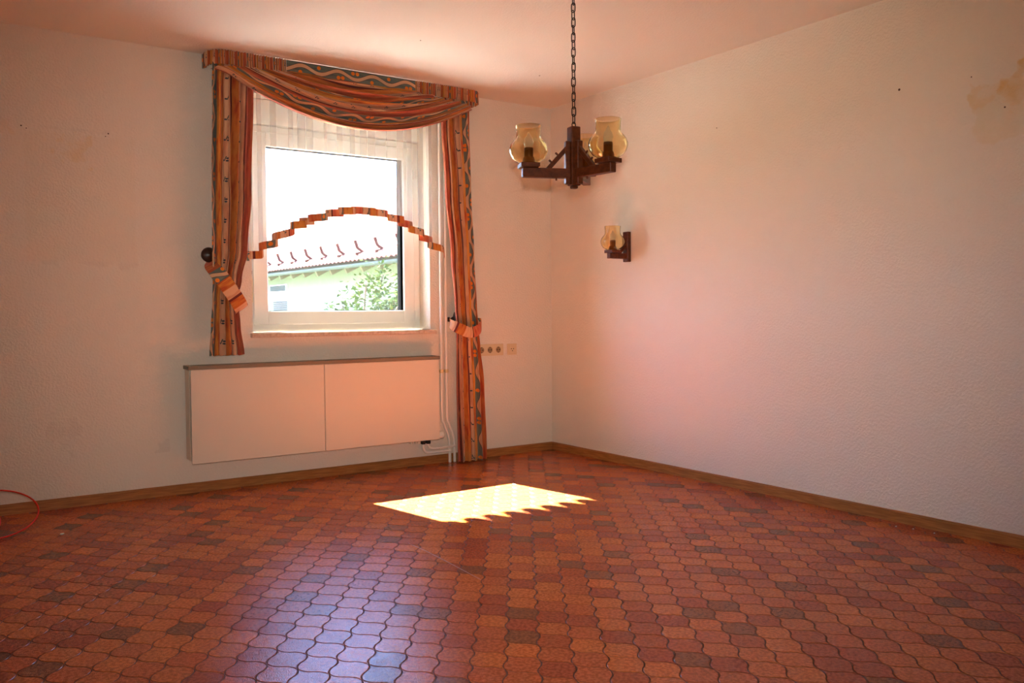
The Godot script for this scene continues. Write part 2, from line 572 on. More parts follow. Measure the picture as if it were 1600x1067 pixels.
func tile_outline() -> Array:
	# four S-shaped sides between the lattice corners, full at the x tips, pinched at the z tips
	var corner := [Vector2(PX * 0.5, 0), Vector2(0, PZ * 0.5), Vector2(-PX * 0.5, 0), Vector2(0, -PZ * 0.5)]
	var out := []
	var seg := 7
	for e in 4:
		var a: Vector2 = corner[e]
		var b: Vector2 = corner[(e + 1) % 4]
		var nrm := Vector2(b.y - a.y, -(b.x - a.x)).normalized()
		if nrm.dot(a + b) < 0.0: nrm = -nrm
		for k in seg:
			var t := float(k) / seg
			# outward near the x tip, inward near the z tip
			var w := sin(TAU * t)
			w = signf(w) * pow(absf(w), 0.75)
			if e % 2 == 1: w = -w
			out.append(a.lerp(b, t) + nrm * 0.0062 * w)
	return out

func inset(ol: Array, d: float) -> Array:
	var out := []
	for i in ol.size():
		var a: Vector2 = ol[(i - 1 + ol.size()) % ol.size()]
		var b: Vector2 = ol[(i + 1) % ol.size()]
		var t := (b - a).normalized()
		var n := Vector2(t.y, -t.x)
		if n.dot(ol[i]) < 0.0: n = -n
		out.append(ol[i] - n * d)
	return out

func tile_add(st: SurfaceTool, c: Vector2, top: Array, low: Array, tone: Color) -> void:
	st.set_color(tone)
	var n := top.size()
	var mid := Vector3(c.x, 0, c.y)
	for i in n:
		var j := (i + 1) % n
		var a := Vector3(c.x + top[i].x, 0, c.y + top[i].y)
		var b := Vector3(c.x + top[j].x, 0, c.y + top[j].y)
		var la := Vector3(c.x + low[i].x, -0.0014, c.y + low[i].y)
		var lb := Vector3(c.x + low[j].x, -0.0014, c.y + low[j].y)
		tri(st, mid, a, b, Vector3.UP, Vector3.UP, Vector3.UP)
		var na := ((a - mid).normalized() * 0.75 + Vector3.UP).normalized()
		var nb := ((b - mid).normalized() * 0.75 + Vector3.UP).normalized()
		tri(st, a, b, lb, na, nb, nb)
		tri(st, a, lb, la, na, nb, na)

func build_floor() -> void:
	var st := S()
	span(st, Vector3(ROOM_X, -0.12, 0), Vector3(0, -0.0012, ROOM_Z))
	var fl := part(self, "floor", st, M.joint, "structure")
	tag(fl, "glossy floor of orange and brown lantern shaped tiles", "floor")
	var ol := tile_outline()
	var low := inset(ol, 0.0017)
	var top := inset(ol, 0.0032)
	# linear base colours of the printed tones
	var tones := [Color(0.63, 0.168, 0.042), Color(0.54, 0.126, 0.040), Color(0.43, 0.090, 0.036), Color(0.59, 0.150, 0.040), Color(0.30, 0.092, 0.036), Color(0.47, 0.104, 0.038)]
	var tone_mesh := []
	for t in tones:
		var s2 := S()
		tile_add(s2, Vector2.ZERO, top, low, t)
		tone_mesh.append(s2.commit())
	var inv := get_node("camera").transform.affine_inverse() as Transform3D
	var tiles := []
	var org := Vector2(-2.37 + PX * 0.5, 2.891)
	var r := RandomNumberGenerator.new()
	r.seed = 99
	for j in range(-40, 45):
		for i in range(-30, 34):
			var c := org + Vector2(i * PX + (0.5 * PX if posmod(j, 2) == 1 else 0.0), j * PZ * 0.5)
			var q := r.randf()
			var blk := Vector2i(floori(i / 3.0), floori(j / 4.0))
			var pick := posmod(blk.x * 7 + blk.y * 5 + (blk.x * blk.y) % 3 + blk.x * blk.x, 12)
			var tone := 4 if posmod(i, 3) + 3 * posmod(j, 4) == pick else (0 if q < 0.26 else 1 if q < 0.50 else 2 if q < 0.68 else 3 if q < 0.88 else 5)
			if c.x < ROOM_X - 0.03 or c.x > 0.03 or c.y < -0.05 or c.y > ROOM_Z + 0.05: continue
			var v := inv * Vector3(c.x, 0, c.y)
			var size := 0.0
			if v.z < -0.3:
				var px := 800.0 - v.x / v.z * 1348.2
				var py := 533.5 + v.y / v.z * 1348.2
				if px > -20 and px < 1620 and py < 1085: size = 1.0 / (v.z * v.z * -v.z)
			tiles.append([size, c, tone])
	tiles.sort_custom(func(a, b): return a[0] > b[0])
	st = S()
	for k in tiles.size():
		var t: Array = tiles[k]
		var inside: bool = t[1].x > ROOM_X + 0.07 and t[1].x < -0.07 and t[1].y > 0.1 and t[1].y < ROOM_Z - 0.1
		if k < 300 and t[0] > 0.0 and inside:
			var o := MeshInstance3D.new()
			o.name = "tile" if k == 0 else "tile_%03d" % k
			o.mesh = tone_mesh[t[2]]
			o.material_override = M.vinyl
			o.position = Vector3(t[1].x, 0, t[1].y)
			fl.add_child(o, true)
		else:
			tile_add(st, t[1], top, low, tones[t[2]])
	part(fl, "tile_field", st, M.vinyl, "stuff")

func ring_frame(st: SurfaceTool, x0: float, x1: float, y0: float, y1: float, wl: float, wr: float, wb: float, wt: float, z0: float, z1: float, b: float) -> void:
	span(st, Vector3(x0, y0, z0), Vector3(x0 + wl, y1, z1), b)
	span(st, Vector3(x1 - wr, y0, z0), Vector3(x1, y1, z1), b)
	span(st, Vector3(x0 + wl - b, y0, z0), Vector3(x1 - wr + b, y0 + wb, z1), b)
	span(st, Vector3(x0 + wl - b, y1 - wt, z0), Vector3(x1 - wr + b, y1, z1), b)

func build_window() -> void:
	var w := thing("window_1", Vector3(0, 0, 0), "white plastic framed window in the papered wall", "window", "", "structure")
	var st := S()
	# fixed frame, then the sash a little proud of it
	ring_frame(st, OX0 + 0.001, OX1 - 0.001, OY0, 2.165, 0.060, 0.060, 0.060, 0.060, -0.215, -0.140, 0.003)
	part(w, "window_frame", st, M.pvc)
	st = S()
	ring_frame(st, OX0 + 0.050, OX1 - 0.050, OY0 + 0.045, 2.125, 0.090, 0.080, 0.085, 0.085, -0.205, -0.122, 0.005)
	var sash := part(w, "sash", st, M.pvc)
	st = S()
	ring_frame(st, OX0 + 0.136, OX1 - 0.126, OY0 + 0.126, 2.044, 0.008, 0.020, 0.006, 0.006, -0.190, -0.140, 0.001)
	part(sash, "gasket", st, M.gasket)
	st = S()
	span(st, Vector3(OX0 + 0.14, OY0 + 0.13, -0.176), Vector3(OX1 - 0.13, 2.04, -0.170))
	part(sash, "pane", st, M.glass)
	# roller shutter box above the frame
	st = S()
	span(st, Vector3(OX0 + 0.001, 2.168, -0.30), Vector3(OX1 - 0.001, OY1 - 0.001, -0.115), 0.004)
	part(w, "shutter_box", st, M.pvc)
	# hinge
	st = S()
	for y in [1.00, 1.95]:
		lathe(st, [Vector2(0.0, -0.03), Vector2(0.007, -0.03), Vector2(0.007, 0.03), Vector2(0.0, 0.03)], 10, Vector3(OX1 - 0.046, y, -0.118))
	part(sash, "hinge", st, M.pvc)

	# strap of the roller shutter with its winder on the left of the frame
	var g := thing("shutter_strap", Vector3(OX0 + 0.03, OY0, -0.13), "cream strap winder with grey strap left of the window pane", "shutter strap")
	st = S()
	span(st, Vector3(-0.008, 0.36, -0.008), Vector3(0.008, 1.255, -0.006))
	part(g, "strap", st, M.strap)
	st = S()
	box(st, Vector3(0, 0.255, 0.004), Vector3(0.024, 0.15, 0.024), 0.006)
	part(g, "winder_case", st, M.handle)
	st = S()
	box(st, Vector3(0, 0.365, 0.0), Vector3(0.022, 0.022, 0.018), 0.003)
	part(g, "strap_guide", st, M.black)

	st = S()
	box(st, Vector3((OX0 + OX1) * 0.5, OY0 - 0.014, -0.05), Vector3(OX1 - OX0 - 0.002, 0.028, 0.16), 0.0)
	box(st, Vector3((OX0 + OX1) * 0.5 + 0.008, OY0 - 0.014, 0.021), Vector3(1.246, 0.028, 0.040), 0.003)
	tag(part(self, "window_sill", st, M.sill), "pinkish stone sill below the window pane", "window sill")

func build_outdoors() -> void:
	# own roof edge outside: its tile ends cut the sun patch with a scalloped edge
	var ev := thing("roof_overhang", Vector3(0, 0, -0.9), "own roof overhang above the window outside", "roof", "", "structure")
	var st := S()
	span(st, Vector3(ROOM_X - 0.4, 2.79, -0.10), Vector3(0.9, 2.85, 0.58))
	part(ev, "soffit", st, M.soffit)
	var count := 48
	var tw := 0.118
	for k in count:
		# one hanging tile end: a rounded tongue with thickness
		var s2 := S()
		var prof := []
		for a in 9:
			var t := PI * a / 8.0
			prof.append(Vector2(-cos(t) * tw * 0.49, -sin(t) * 0.13))
		for a in 8:
			var p0: Vector2 = prof[a]
			var p1: Vector2 = prof[a + 1]
			for zz: float in [-0.012, 0.0]:
				var n := Vector3(0, 0, -1) if zz < -0.001 else Vector3(0, 0, 1)
				poly(s2, [Vector3(p0.x, 0.14, zz), Vector3(p1.x, 0.14, zz), Vector3(p1.x, p1.y, zz), Vector3(p0.x, p0.y, zz)], n)
			var mid := (p0 + p1) * 0.5
			poly(s2, [Vector3(p0.x, p0.y, -0.012), Vector3(p1.x, p1.y, -0.012), Vector3(p1.x, p1.y, 0), Vector3(p0.x, p0.y, 0)], Vector3(mid.x, mid.y - 0.001, 0).normalized())
		var o := part(ev, "roof_tile", s2, M.roof_tile)
		o.position = Vector3(ROOM_X - 0.3 + (k + 0.5) * tw, 2.745, -0.10)

	st = S()
	span(st, Vector3(-40, -1.3, -70), Vector3(40, -1.2, -0.33))
	tag(part(self, "lawn", st, M.grass, "structure"), "green lawn outside the window", "lawn")

	st = S()
	span(st, Vector3(-9, -1.2, -5.0), Vector3(3.5, -1.14, -0.33))
	tag(part(self, "terrace", st, M.paving, "structure"), "pale stone terrace outside below the window", "terrace")

	# neighbouring house: its eaves run away from the window, its roof rises to the right
	var h := thing("neighbour_house", Vector3(4.0, -1.2, -15.0), "pale house with red tiled roof seen through the window", "house")
	st = S()
	span(st, Vector3(0.7, 0, -14), Vector3(9.0, 3.35, 7.5))
	var wall := part(h, "house_wall", st, M.render_wall)
	wall.set_meta("label", "pale green rendered wall")
	# rafters under the eaves
	var rb := Basis(Vector3(0, 0, 1), deg_to_rad(27.0))
	for k in 24:
		st = S()
		box(st, Vector3(0.52, 3.40, -13.2 + k * 0.85), Vector3(1.15, 0.13, 0.10), 0.004, rb)
		part(h, "rafter", st, M.rafter)
	st = S()
	box(st, Vector3(0.52, 3.50, -3.0), Vector3(1.15, 0.02, 21.0), 0.0, rb)
	part(h, "eaves_board", st, M.rafter)
	# half-round gutter
	st = S()
	var rows := []
	for a in 9:
		var t := PI + PI * a / 8.0
		rows.append([Vector3(-0.06 + cos(t) * 0.075, 3.26 + sin(t) * 0.075, -13.5), Vector3(-0.06 + cos(t) * 0.075, 3.26 + sin(t) * 0.075, 7.5)])
	grid(st, rows, [])
	part(h, "gutter", st, M.gutter)
	# roof courses of pantiles, each stepping over the one below
	var course := S()
	var clen := 0.34
	rows = []
	for i in 2 * 95 + 1:
		var z := -13.5 + i * 21.0 / 190.0
		var y := 0.022 if i % 2 == 0 else -0.014
		rows.append([Vector3(0, y - 0.03, z), Vector3(0, y, z), Vector3(clen, y, z)])
	grid(course, rows, [])
	var cm := course.commit()
	for k in 24:
		var o := part(h, "roof_course", cm, M.roof_tile)
		var along := Vector3(cos(deg_to_rad(27.0)), sin(deg_to_rad(27.0)), 0)
		o.transform = Transform3D(Basis(Vector3(0, 0, 1), deg_to_rad(23.5)), Vector3(-0.02, 3.36, 0) + along * (k * 0.31))
	# snow guards: red steel hooks on the lowest courses
	for k in 14:
		st = S()
		var z0 := -8.0 + k * 1.02
		tube(st, [Vector3(0.42, 3.56, z0), Vector3(0.28, 3.53, z0), Vector3(0.22, 3.52, z0)], 0.034, 6)
		tube(st, [Vector3(0.40, 3.56, z0), Vector3(0.30, 3.66, z0 - 0.08), Vector3(0.26, 3.82, z0 - 0.12)], 0.034, 6)
		part(h, "snow_guard", st, M.red_metal)
	# window with slatted shutter, and the dark opening above
	var wn := S()
	span(wn, Vector3(0.66, 2.28, -4.55), Vector3(0.72, 2.56, -3.35), 0.005)
	var win := part(h, "window", wn, M.pvc)
	for k in 5:
		st = S()
		box(st, Vector3(0.645, 2.30 + 0.055 * k, -3.95), Vector3(0.02, 0.046, 1.1), 0.003, Basis(Vector3(0, 0, 1), 0.4))
		part(win, "shutter_slat", st, M.shutter)
	st = S()
	span(st, Vector3(0.66, 2.80, -4.85), Vector3(0.72, 3.02, -3.5), 0.005)
	var win2 := part(h, "window", st, M.pvc)
	st = S()
	span(st, Vector3(0.648, 2.83, -4.80), Vector3(0.66, 2.99, -3.55))
	part(win2, "pane", st, M.shutter)

	# leafy tree in front of the house
	var tr := thing("garden_tree", Vector3(1.18, -1.2, -6.0), "bright green leafy tree in front of the neighbouring house", "tree")
	st = S()
	var tips := []
	tube(st, smooth_path([Vector3(0, 0, 0), Vector3(0.03, 0.7, 0.0), Vector3(0.0, 1.5, 0.03)], 5), 0.05, 7)
	var r := RandomNumberGenerator.new()
	r.seed = 12
	part(tr, "trunk", st, M.bark)
	for k in 26:
		var a := r.randf() * TAU
		var base := Vector3(0, 0.9 + r.randf() * 0.6, 0)
		var rad := 0.35 + r.randf() * 0.75
		var tip := Vector3(cos(a) * rad, 1.55 + r.randf() * 1.45 - rad * 0.45 + cos(a) * 0.28, sin(a) * rad * 0.7)
		var sb := S()
		tube(sb, smooth_path([base, base.lerp(tip, 0.5) + Vector3(0, 0.12, 0), tip], 5), 0.012, 5)
		part(tr, "branch", sb, M.bark)
		for q in 5: tips.append(base.lerp(tip, 0.35 + 0.16 * q))
	st = S()
	for k in 9000:
		var c: Vector3 = tips[r.randi() % tips.size()] + Vector3(r.randfn(), r.randfn(), r.randfn()) * 0.13
		var d := Vector3(r.randf_range(-1, 1), r.randf_range(-0.7, 0.7), r.randf_range(-1, 1)).normalized()
		var s := d.cross(Vector3(r.randf_range(-0.5, 0.5), 1, r.randf_range(-0.5, 0.5))).normalized()
		var nn := s.cross(d).normalized()
		var L := r.randf_range(0.06, 0.11)
		var W := L * 0.32
		st.set_color(Color(0.014, 0.032, 0.004).lerp(Color(0.036, 0.056, 0.007), r.randf()))
		var p0 := c
		var p1 := c + d * L * 0.5 + s * W - nn * W * 0.35
		var p2 := c + d * L
		var p3 := c + d * L * 0.5 - s * W - nn * W * 0.35
		var pm := c + d * L * 0.5
		for t in [[p0, p1, pm], [p1, p2, pm], [p2, p3, pm], [p3, p0, pm]]:
			var n: Vector3 = (t[1] - t[0]).cross(t[2] - t[0]).normalized()
			tri(st, t[0], t[1], t[2], n, n, n)
	part(tr, "foliage", st, M.leaf, "stuff")

func build_radiator() -> void:
	var r := thing("radiator", Vector3(-1.83, 0.17, 0.0), "wide cream panel radiator with two front panels below window", "radiator")
	var x0 := -0.79
	var x1 := 0.80
	var st := S()
	span(st, Vector3(x0 + 0.02, 0.02, 0.035), Vector3(x1 - 0.02, 0.50, 0.118), 0.004)
	part(r, "body", st, M.enamel)
	st = S()
	span(st, Vector3(x0 + 0.006, 0.010, 0.119), Vector3(0.0, 0.540, 0.131), 0.002)
	part(r, "front_panel", st, M.enamel)
	st = S()
	span(st, Vector3(0.003, 0.010, 0.119), Vector3(x1, 0.540, 0.131), 0.002)
	part(r, "front_panel", st, M.enamel)
	for sx in [[x0, x0 + 0.004], [x1 - 0.008, x1 - 0.004]]:
		st = S()
		span(st, Vector3(sx[0], 0.030, 0.030), Vector3(sx[1], 0.535, 0.119), 0.001)
		part(r, "side_panel", st, M.enamel)
	# top grille: rim and slats
	st = S()
	span(st, Vector3(x0 - 0.008, 0.541, 0.122), Vector3(x1 + 0.004, 0.562, 0.138), 0.002)
	span(st, Vector3(x0 - 0.008, 0.541, 0.026), Vector3(x1 + 0.004, 0.562, 0.036), 0.002)
	span(st, Vector3(x0 - 0.008, 0.541, 0.036), Vector3(x0 + 0.006, 0.562, 0.122), 0.002)
	span(st, Vector3(x1 - 0.010, 0.541, 0.036), Vector3(x1 + 0.004, 0.562, 0.122), 0.002)
	var rim := part(r, "top_grille", st, M.grille)
	for k in 40:
		st = S()
		span(st, Vector3(x0 + 0.025 + k * 0.0395, 0.545, 0.036), Vector3(x0 + 0.037 + k * 0.0395, 0.556, 0.122))
		part(rim, "grille_bar", st, M.grille)
	# wall brackets
	for bx in [-0.5, 0.5]:
		st = S()
		span(st, Vector3(bx - 0.015, 0.10, 0.0), Vector3(bx + 0.015, 0.45, 0.035))
		part(r, "wall_bracket", st, M.enamel)
	# thermostat on the lower right, valve block below
	st = S()
	lathe(st, [Vector2(0, 0), Vector2(0.020, 0), Vector2(0.020, 0.012), Vector2(0.026, 0.016), Vector2(0.027, 0.045), Vector2(0.023, 0.052), Vector2(0, 0.053)], 18, Vector3(x1 - 0.002, 0.032, 0.085), Basis(Vector3(0, 0, 1), -PI / 2))
	part(r, "thermostat_knob", st, M.white_paint)
	st = S()
	box(st, Vector3(0.742, -0.006, 0.075), Vector3(0.026, 0.030, 0.03), 0.004)
	box(st, Vector3(0.704, -0.006, 0.075), Vector3(0.026, 0.030, 0.03), 0.004)
	part(r, "valve_block", st, M.black)
	st = S()
	for k in 4: box(st, Vector3(0.655 - 0.018 * k, 0.002, 0.09), Vector3(0.006, 0.022, 0.012), 0.001)
	part(r, "bleed_clip", st, M.enamel)

	# connection pipes to the risers
	for q in [[Vector3(0.704, -0.018, 0.075), Vector3(0.704, -0.045, 0.075), Vector3(0.725, -0.075, 0.070), Vector3(0.77, -0.085, 0.058), Vector3(0.84, -0.085, 0.055), Vector3(0.925, -0.085, 0.052)],
			[Vector3(0.742, -0.018, 0.075), Vector3(0.742, -0.030, 0.075), Vector3(0.760, -0.052, 0.074), Vector3(0.81, -0.058, 0.072), Vector3(0.90, -0.058, 0.060), Vector3(0.962, -0.058, 0.050)]]:
		st = S()
		tube(st, smooth_path(q, 6), 0.0085, 10)
		part(r, "connection_pipe", st, M.white_paint)

	# two heating pipes on the wall right of the window
	for s in [["white heating pipe nearer the window, running to the ceiling", 0.0], ["white heating pipe nearer the long curtain, running to the ceiling", 0.038]]:
		var pn := thing("heating_pipe", Vector3(-0.896 + s[1], 0, 0.03), s[0], "pipe", "heating pipes beside the window")
		st = S()
		tube(st, smooth_path([Vector3(-0.058, ROOM_H, 0), Vector3(-0.058, 1.0, 0), Vector3(-0.058, 0.36, 0), Vector3(-0.044, 0.27, 0), Vector3(-0.016, 0.20, 0), Vector3(-0.002, 0.13, 0), Vector3(0, 0.0, 0)], 6), 0.010, 12)
		part(pn, "riser", st, M.white_paint)
		st = S()
		lathe(st, [Vector2(0.0105, -0.012), Vector2(0.0145, -0.010), Vector2(0.0145, 0.010), Vector2(0.0105, 0.012)], 14, Vector3(-0.058, 0.622, 0))
		span(st, Vector3(-0.062, 0.615, -0.029), Vector3(-0.054, 0.629, -0.010))
		part(pn, "pipe_clip", st, M.handle)

func drape(st: SurfaceTool, nu: int, nv: int, fn: Callable) -> void:
	var rows := []
	var uvs := []
	for j in nv + 1:
		var r := []
		var u := []
		for i in nu + 1:
			var q: Array = fn.call(float(i) / nu, float(j) / nv)
			r.append(q[0])
			u.append(q[1])
		rows.append(r)
		uvs.append(u)
	grid(st, rows, uvs, func(_p): return Vector3(-0.3, 0.0, 1.0))

func band(st: SurfaceTool, path: Array, width: float, u0: float, tilt := Vector3.UP) -> void:
	# a cloth strip along a path, the print's stripes running across it
	var rows := []
	var uvs := []
	var acc := 0.0
	for k in path.size():
		if k > 0: acc += path[k].distance_to(path[k - 1])
		var t: Vector3 = (path[mini(k + 1, path.size() - 1)] - path[maxi(k - 1, 0)]).normalized()
		var n := Vector3(0, 0, 1) if absf(t.z) < 0.9 else Vector3(1, 0, 0)
		var w := (tilt - t * tilt.dot(t)).normalized()
		var end := minf(k, path.size() - 1 - k) / (path.size() * 0.25)
		var ww := width * (0.55 + 0.45 * clampf(end, 0.0, 1.0))
		var r := []
		var u := []
		for i in 5:
			var s := i / 4.0 - 0.5
			r.append(path[k] + w * s * ww + n * 0.006 * (1.0 - 4.0 * s * s))
			u.append(Vector2(u0 + acc / 0.46, s * 0.2))
		rows.append(r)
		uvs.append(u)
	grid(st, rows, uvs)

func cornice_point(q: float) -> Vector3:
	# the rounded rail: from the wall, round the corner, along the front, and back to the wall; q in metres from the left end
	var front := 0.155
	var rr := 0.085
	var xl := -2.468
	var xr := -0.700
	var l1 := front - rr
	var arc := rr * PI / 2
	var l2 := xr - xl - 2 * rr
	if q < l1: return Vector3(xl, 0, q)
	q -= l1
	if q < arc: return Vector3(xl + rr - cos(q / rr) * rr, 0, front - rr + sin(q / rr) * rr)
	q -= arc
	if q < l2: return Vector3(xl + rr + q, 0, front)
	q -= l2
	if q < arc: return Vector3(xr - rr + sin(q / rr) * rr, 0, front - rr + cos(q / rr) * rr)
	q -= arc
	return Vector3(xr, 0, maxf(0.0, front - rr - q))

func header(st: SurfaceTool, q0: float, q1: float, gathered: bool) -> void:
	var n := int((q1 - q0) / 0.0025)
	drape(st, n, 3, func(s, t):
		var q := lerpf(q0, q1, s)
		var p := cornice_point(q)
		var a := cornice_point(q + 0.002)
		var tg := (a - p).normalized() if a.distance_to(p) > 1e-6 else Vector3(0, 0, -1)
		var nrm := Vector3(-tg.z, 0, tg.x)
		if nrm.dot(p - Vector3(-1.58, 0, -0.5)) < 0.0: nrm = -nrm
		var w := 0.0
		if gathered: w = 0.0075 * sin(TAU * q / 0.0155) + 0.003 * sin(TAU * q / 0.041)
		var y := lerpf(2.497, 2.418, t)
		var uv := Vector2(q * 9.0 / 0.46, y / 0.46) if gathered else Vector2(-0.005 + 0.185 * t, q / 0.46)
		return [p + nrm * (0.008 + w) + Vector3(0, y, 0), uv])

func build_curtains() -> void:
	# rail board under the ceiling that carries everything
	var rail := thing("curtain_rail", Vector3(-1.58, ROOM_H, 0), "curved curtain rail under the ceiling above the window", "curtain rail")
	var st := S()
	span(st, Vector3(-0.80, -0.022, 0.052), Vector3(0.79, -0.001, 0.130), 0.003)
	part(rail, "rail_board", st, M.white_paint)
	for z: float in [0.070, 0.118]:
		st = S()
		span(st, Vector3(-0.79, -0.034, z - 0.007), Vector3(0.78, -0.0225, z + 0.007))
		part(rail, "track", st, M.white_paint)

	# swag valance
	var sw := thing("swag_valance", Vector3.ZERO, "striped orange and green swag valance draped above the window", "valance")
	var total := 2.0 * (0.155 - 0.085) + 0.085 * PI + (1.768 - 0.17)
	st = S(); header(st, 0.0, 0.54, true)
	part(sw, "gathered_heading", st, M.fabric)
	st = S(); header(st, 0.54, total - 0.62, false)
	part(sw, "heading_band", st, M.fabric)
	st = S(); header(st, total - 0.62, total, true)
	part(sw, "gathered_heading", st, M.fabric)
	st = S()
	drape(st, 90, 110, func(s, t):
		var v: float = t
		var xl := lerpf(-2.02, -2.462, pow(v, 0.85))
		var xr := lerpf(-1.22, -0.735, pow(v, 0.85))
		var x := lerpf(xl, xr, s)
		var hang: float = 4.0 * s * (1.0 - s)
		hang = lerpf(hang, sin(PI * s), 0.35)
		var y0: float = lerpf(2.424, 2.405, v) - (0.02 * v * s)
		var y: float = y0 - 0.262 * pow(v, 0.92) * hang
		# folds run along the swag and die out in the gathers
		var mid: float = 0.35 + 0.65 * hang
		var fold: float = sin(TAU * (7.0 * v + 0.5 * sin(PI * s) + 0.25 * sin(3.0 * s + v * 4.0)))
		var fold2: float = sin(TAU * (11.0 * v + 0.9 * s))
		var z: float = 0.178 + 0.030 * sin(PI * minf(v * 1.1, 1.0)) * hang + (0.026 * fold + 0.011 * fold2) * mid
		y += 0.006 * fold * mid
		# wrap round the rail's rounded ends
		var edge := minf(x + 2.462, -0.735 - x)
		if edge < 0.09: z -= 0.09 * pow(1.0 - edge / 0.09, 2.0)
		return [Vector3(x, y, z), Vector2(0.15 + v * 2.6, (x + 2.5) / 0.46 + 0.05 * v)])
	part(sw, "swag", st, M.fabric)

	# short left panel with its tie
	var lp := thing("striped_curtain", Vector3(-2.36, 0.785, 0.1), "short striped curtain tied back left of the window", "curtain", "striped side curtains")
	var lk := [[2.45, -2.462, -2.225, 1.0], [2.27, -2.470, -2.234, 1.0], [1.72, -2.482, -2.258, 1.0], [1.38, -2.484, -2.284, 0.9], [1.22, -2.481, -2.318, 0.75], [1.10, -2.484, -2.342, 0.7], [0.95, -2.494, -2.332, 0.85], [0.785, -2.506, -2.314, 1.0]]
	st = S()
	drape(st, 96, 60, func(s, t):
		var y := lerpf(2.45, 0.785, t)
		var k := lerp_keys(lk, y)
		var x := lerpf(k[0], k[1], s)
		var ph: float = s * 5.2 + 0.12 * sin(t * 5.0 + s * 4.0)
		x += 0.008 * sin(TAU * ph * 2.0) * k[2] * sin(PI * s)
		var z: float = 0.118 + 0.022 * k[2] * sin(TAU * ph + 0.6) + 0.006 * sin(TAU * ph * 2.3 + t * 2.0)
		y += 0.004 * sin(TAU * ph) * t
		return [Vector3(x, y, z) - lp.position, Vector2(0.04 + s * 0.80, y / 0.46)])
	part(lp, "drape", st, M.fabric)
	var kn := thing("curtain_holdback", Vector3(-2.487, 1.355, 0.0), "round dark wooden holdback beside the short left curtain", "holdback")
	st = S()
	lathe(st, [Vector2(0.024, 0), Vector2(0.022, 0.008), Vector2(0.010, 0.014), Vector2(0.010, 0.052), Vector2(0.030, 0.058), Vector2(0.042, 0.070), Vector2(0.043, 0.080), Vector2(0.036, 0.090), Vector2(0.020, 0.093), Vector2(0.016, 0.098), Vector2(0.0, 0.100)], 24, Vector3.ZERO, Basis(Vector3(1, 0, 0), PI / 2))
	part(kn, "knob_head", st, M.knob_wood)
	var tl := thing("curtain_tie", Vector3(-2.42, 1.05, 0.1), "patterned fabric tie slung slanting across the short left curtain", "tieback", "curtain ties")
	st = S()
	band(st, smooth_path([Vector3(-2.465, 1.335, 0.045), Vector3(-2.487, 1.30, 0.10), Vector3(-2.468, 1.255, 0.165), Vector3(-2.42, 1.185, 0.178), Vector3(-2.365, 1.105, 0.174), Vector3(-2.325, 1.050, 0.135), Vector3(-2.325, 1.055, 0.085), Vector3(-2.38, 1.14, 0.050), Vector3(-2.44, 1.24, 0.040)], 6).map(func(v): return v - tl.position), 0.088, 0.71, Vector3(0.82, 0.57, 0))
	part(tl, "tie_band", st, M.fabric)

	# long right panel with its tie
	var rp := thing("striped_curtain", Vector3(-0.79, 0.012, 0.1), "floor length striped curtain tied back right of the window", "curtain", "striped side curtains")
	var rk := [[2.45, -0.990, -0.770, 1.0], [2.29, -0.986, -0.768, 1.0], [1.82, -0.958, -0.753, 1.0], [1.395, -0.923, -0.733, 0.9], [1.05, -0.902, -0.722, 0.75], [0.93, -0.893, -0.716, 0.6], [0.80, -0.896, -0.706, 0.7], [0.53, -0.898, -0.682, 1.0], [0.012, -0.892, -0.660, 1.0]]
	st = S()
	drape(st, 96, 80, func(s, t):
		var y := lerpf(2.45, 0.012, t)
		var k := lerp_keys(rk, y)
		var x := lerpf(k[0], k[1], s)
		var ph: float = s * 4.6 + 0.10 * sin(t * 6.0 + s * 3.0)
		x += 0.009 * sin(TAU * ph * 2.0) * k[2] * sin(PI * s)
		var z: float = 0.120 + 0.024 * k[2] * sin(TAU * ph + 2.4) + 0.006 * sin(TAU * ph * 2.3 + t * 3.0)
		y += 0.003 * sin(TAU * ph) * t
		return [Vector3(x, y, z) - rp.position, Vector2(0.80 - s * 0.86, y / 0.46 + 0.3)])
	part(rp, "drape", st, M.fabric)
	var hk := thing("curtain_hook", Vector3(-0.880, 0.97, 0.0), "small dark hook holding the long right curtain's tie", "curtain hook")
	st = S()
	lathe(st, [Vector2(0, 0), Vector2(0.016, 0), Vector2(0.016, 0.006), Vector2(0.006, 0.010), Vector2(0.006, 0.05), Vector2(0.018, 0.056), Vector2(0.018, 0.066), Vector2(0.0, 0.07)], 14, Vector3.ZERO, Basis(Vector3(1, 0, 0), PI / 2))
	tube(st, smooth_path([Vector3(0.0, 0.0, 0.06), Vector3(0.012, 0.05, 0.07), Vector3(0.006, -0.02, 0.075)], 5), 0.006, 6)
	part(hk, "hook_stem", st, M.knob_wood)
	var tr := thing("curtain_tie", Vector3(-0.80, 0.92, 0.1), "pale orange fabric tie sagging round the long right curtain", "tieback", "curtain ties")
	st = S()
	band(st, smooth_path([Vector3(-0.900, 0.965, 0.055), Vector3(-0.925, 0.945, 0.10), Vector3(-0.900, 0.918, 0.150), Vector3(-0.83, 0.885, 0.184), Vector3(-0.76, 0.895, 0.180), Vector3(-0.705, 0.930, 0.140), Vector3(-0.692, 0.950, 0.09), Vector3(-0.74, 0.955, 0.052)], 6).map(func(v): return v - tr.position), 0.072, 0.17)
	part(tr, "tie_band", st, M.fabric)

	# sheer with arched hem and its ruffled border
	var sh := thing("sheer_curtain", Vector3(-1.6, 1.36, 0.06), "white sheer pleated curtain with an arched striped hem", "sheer curtain")
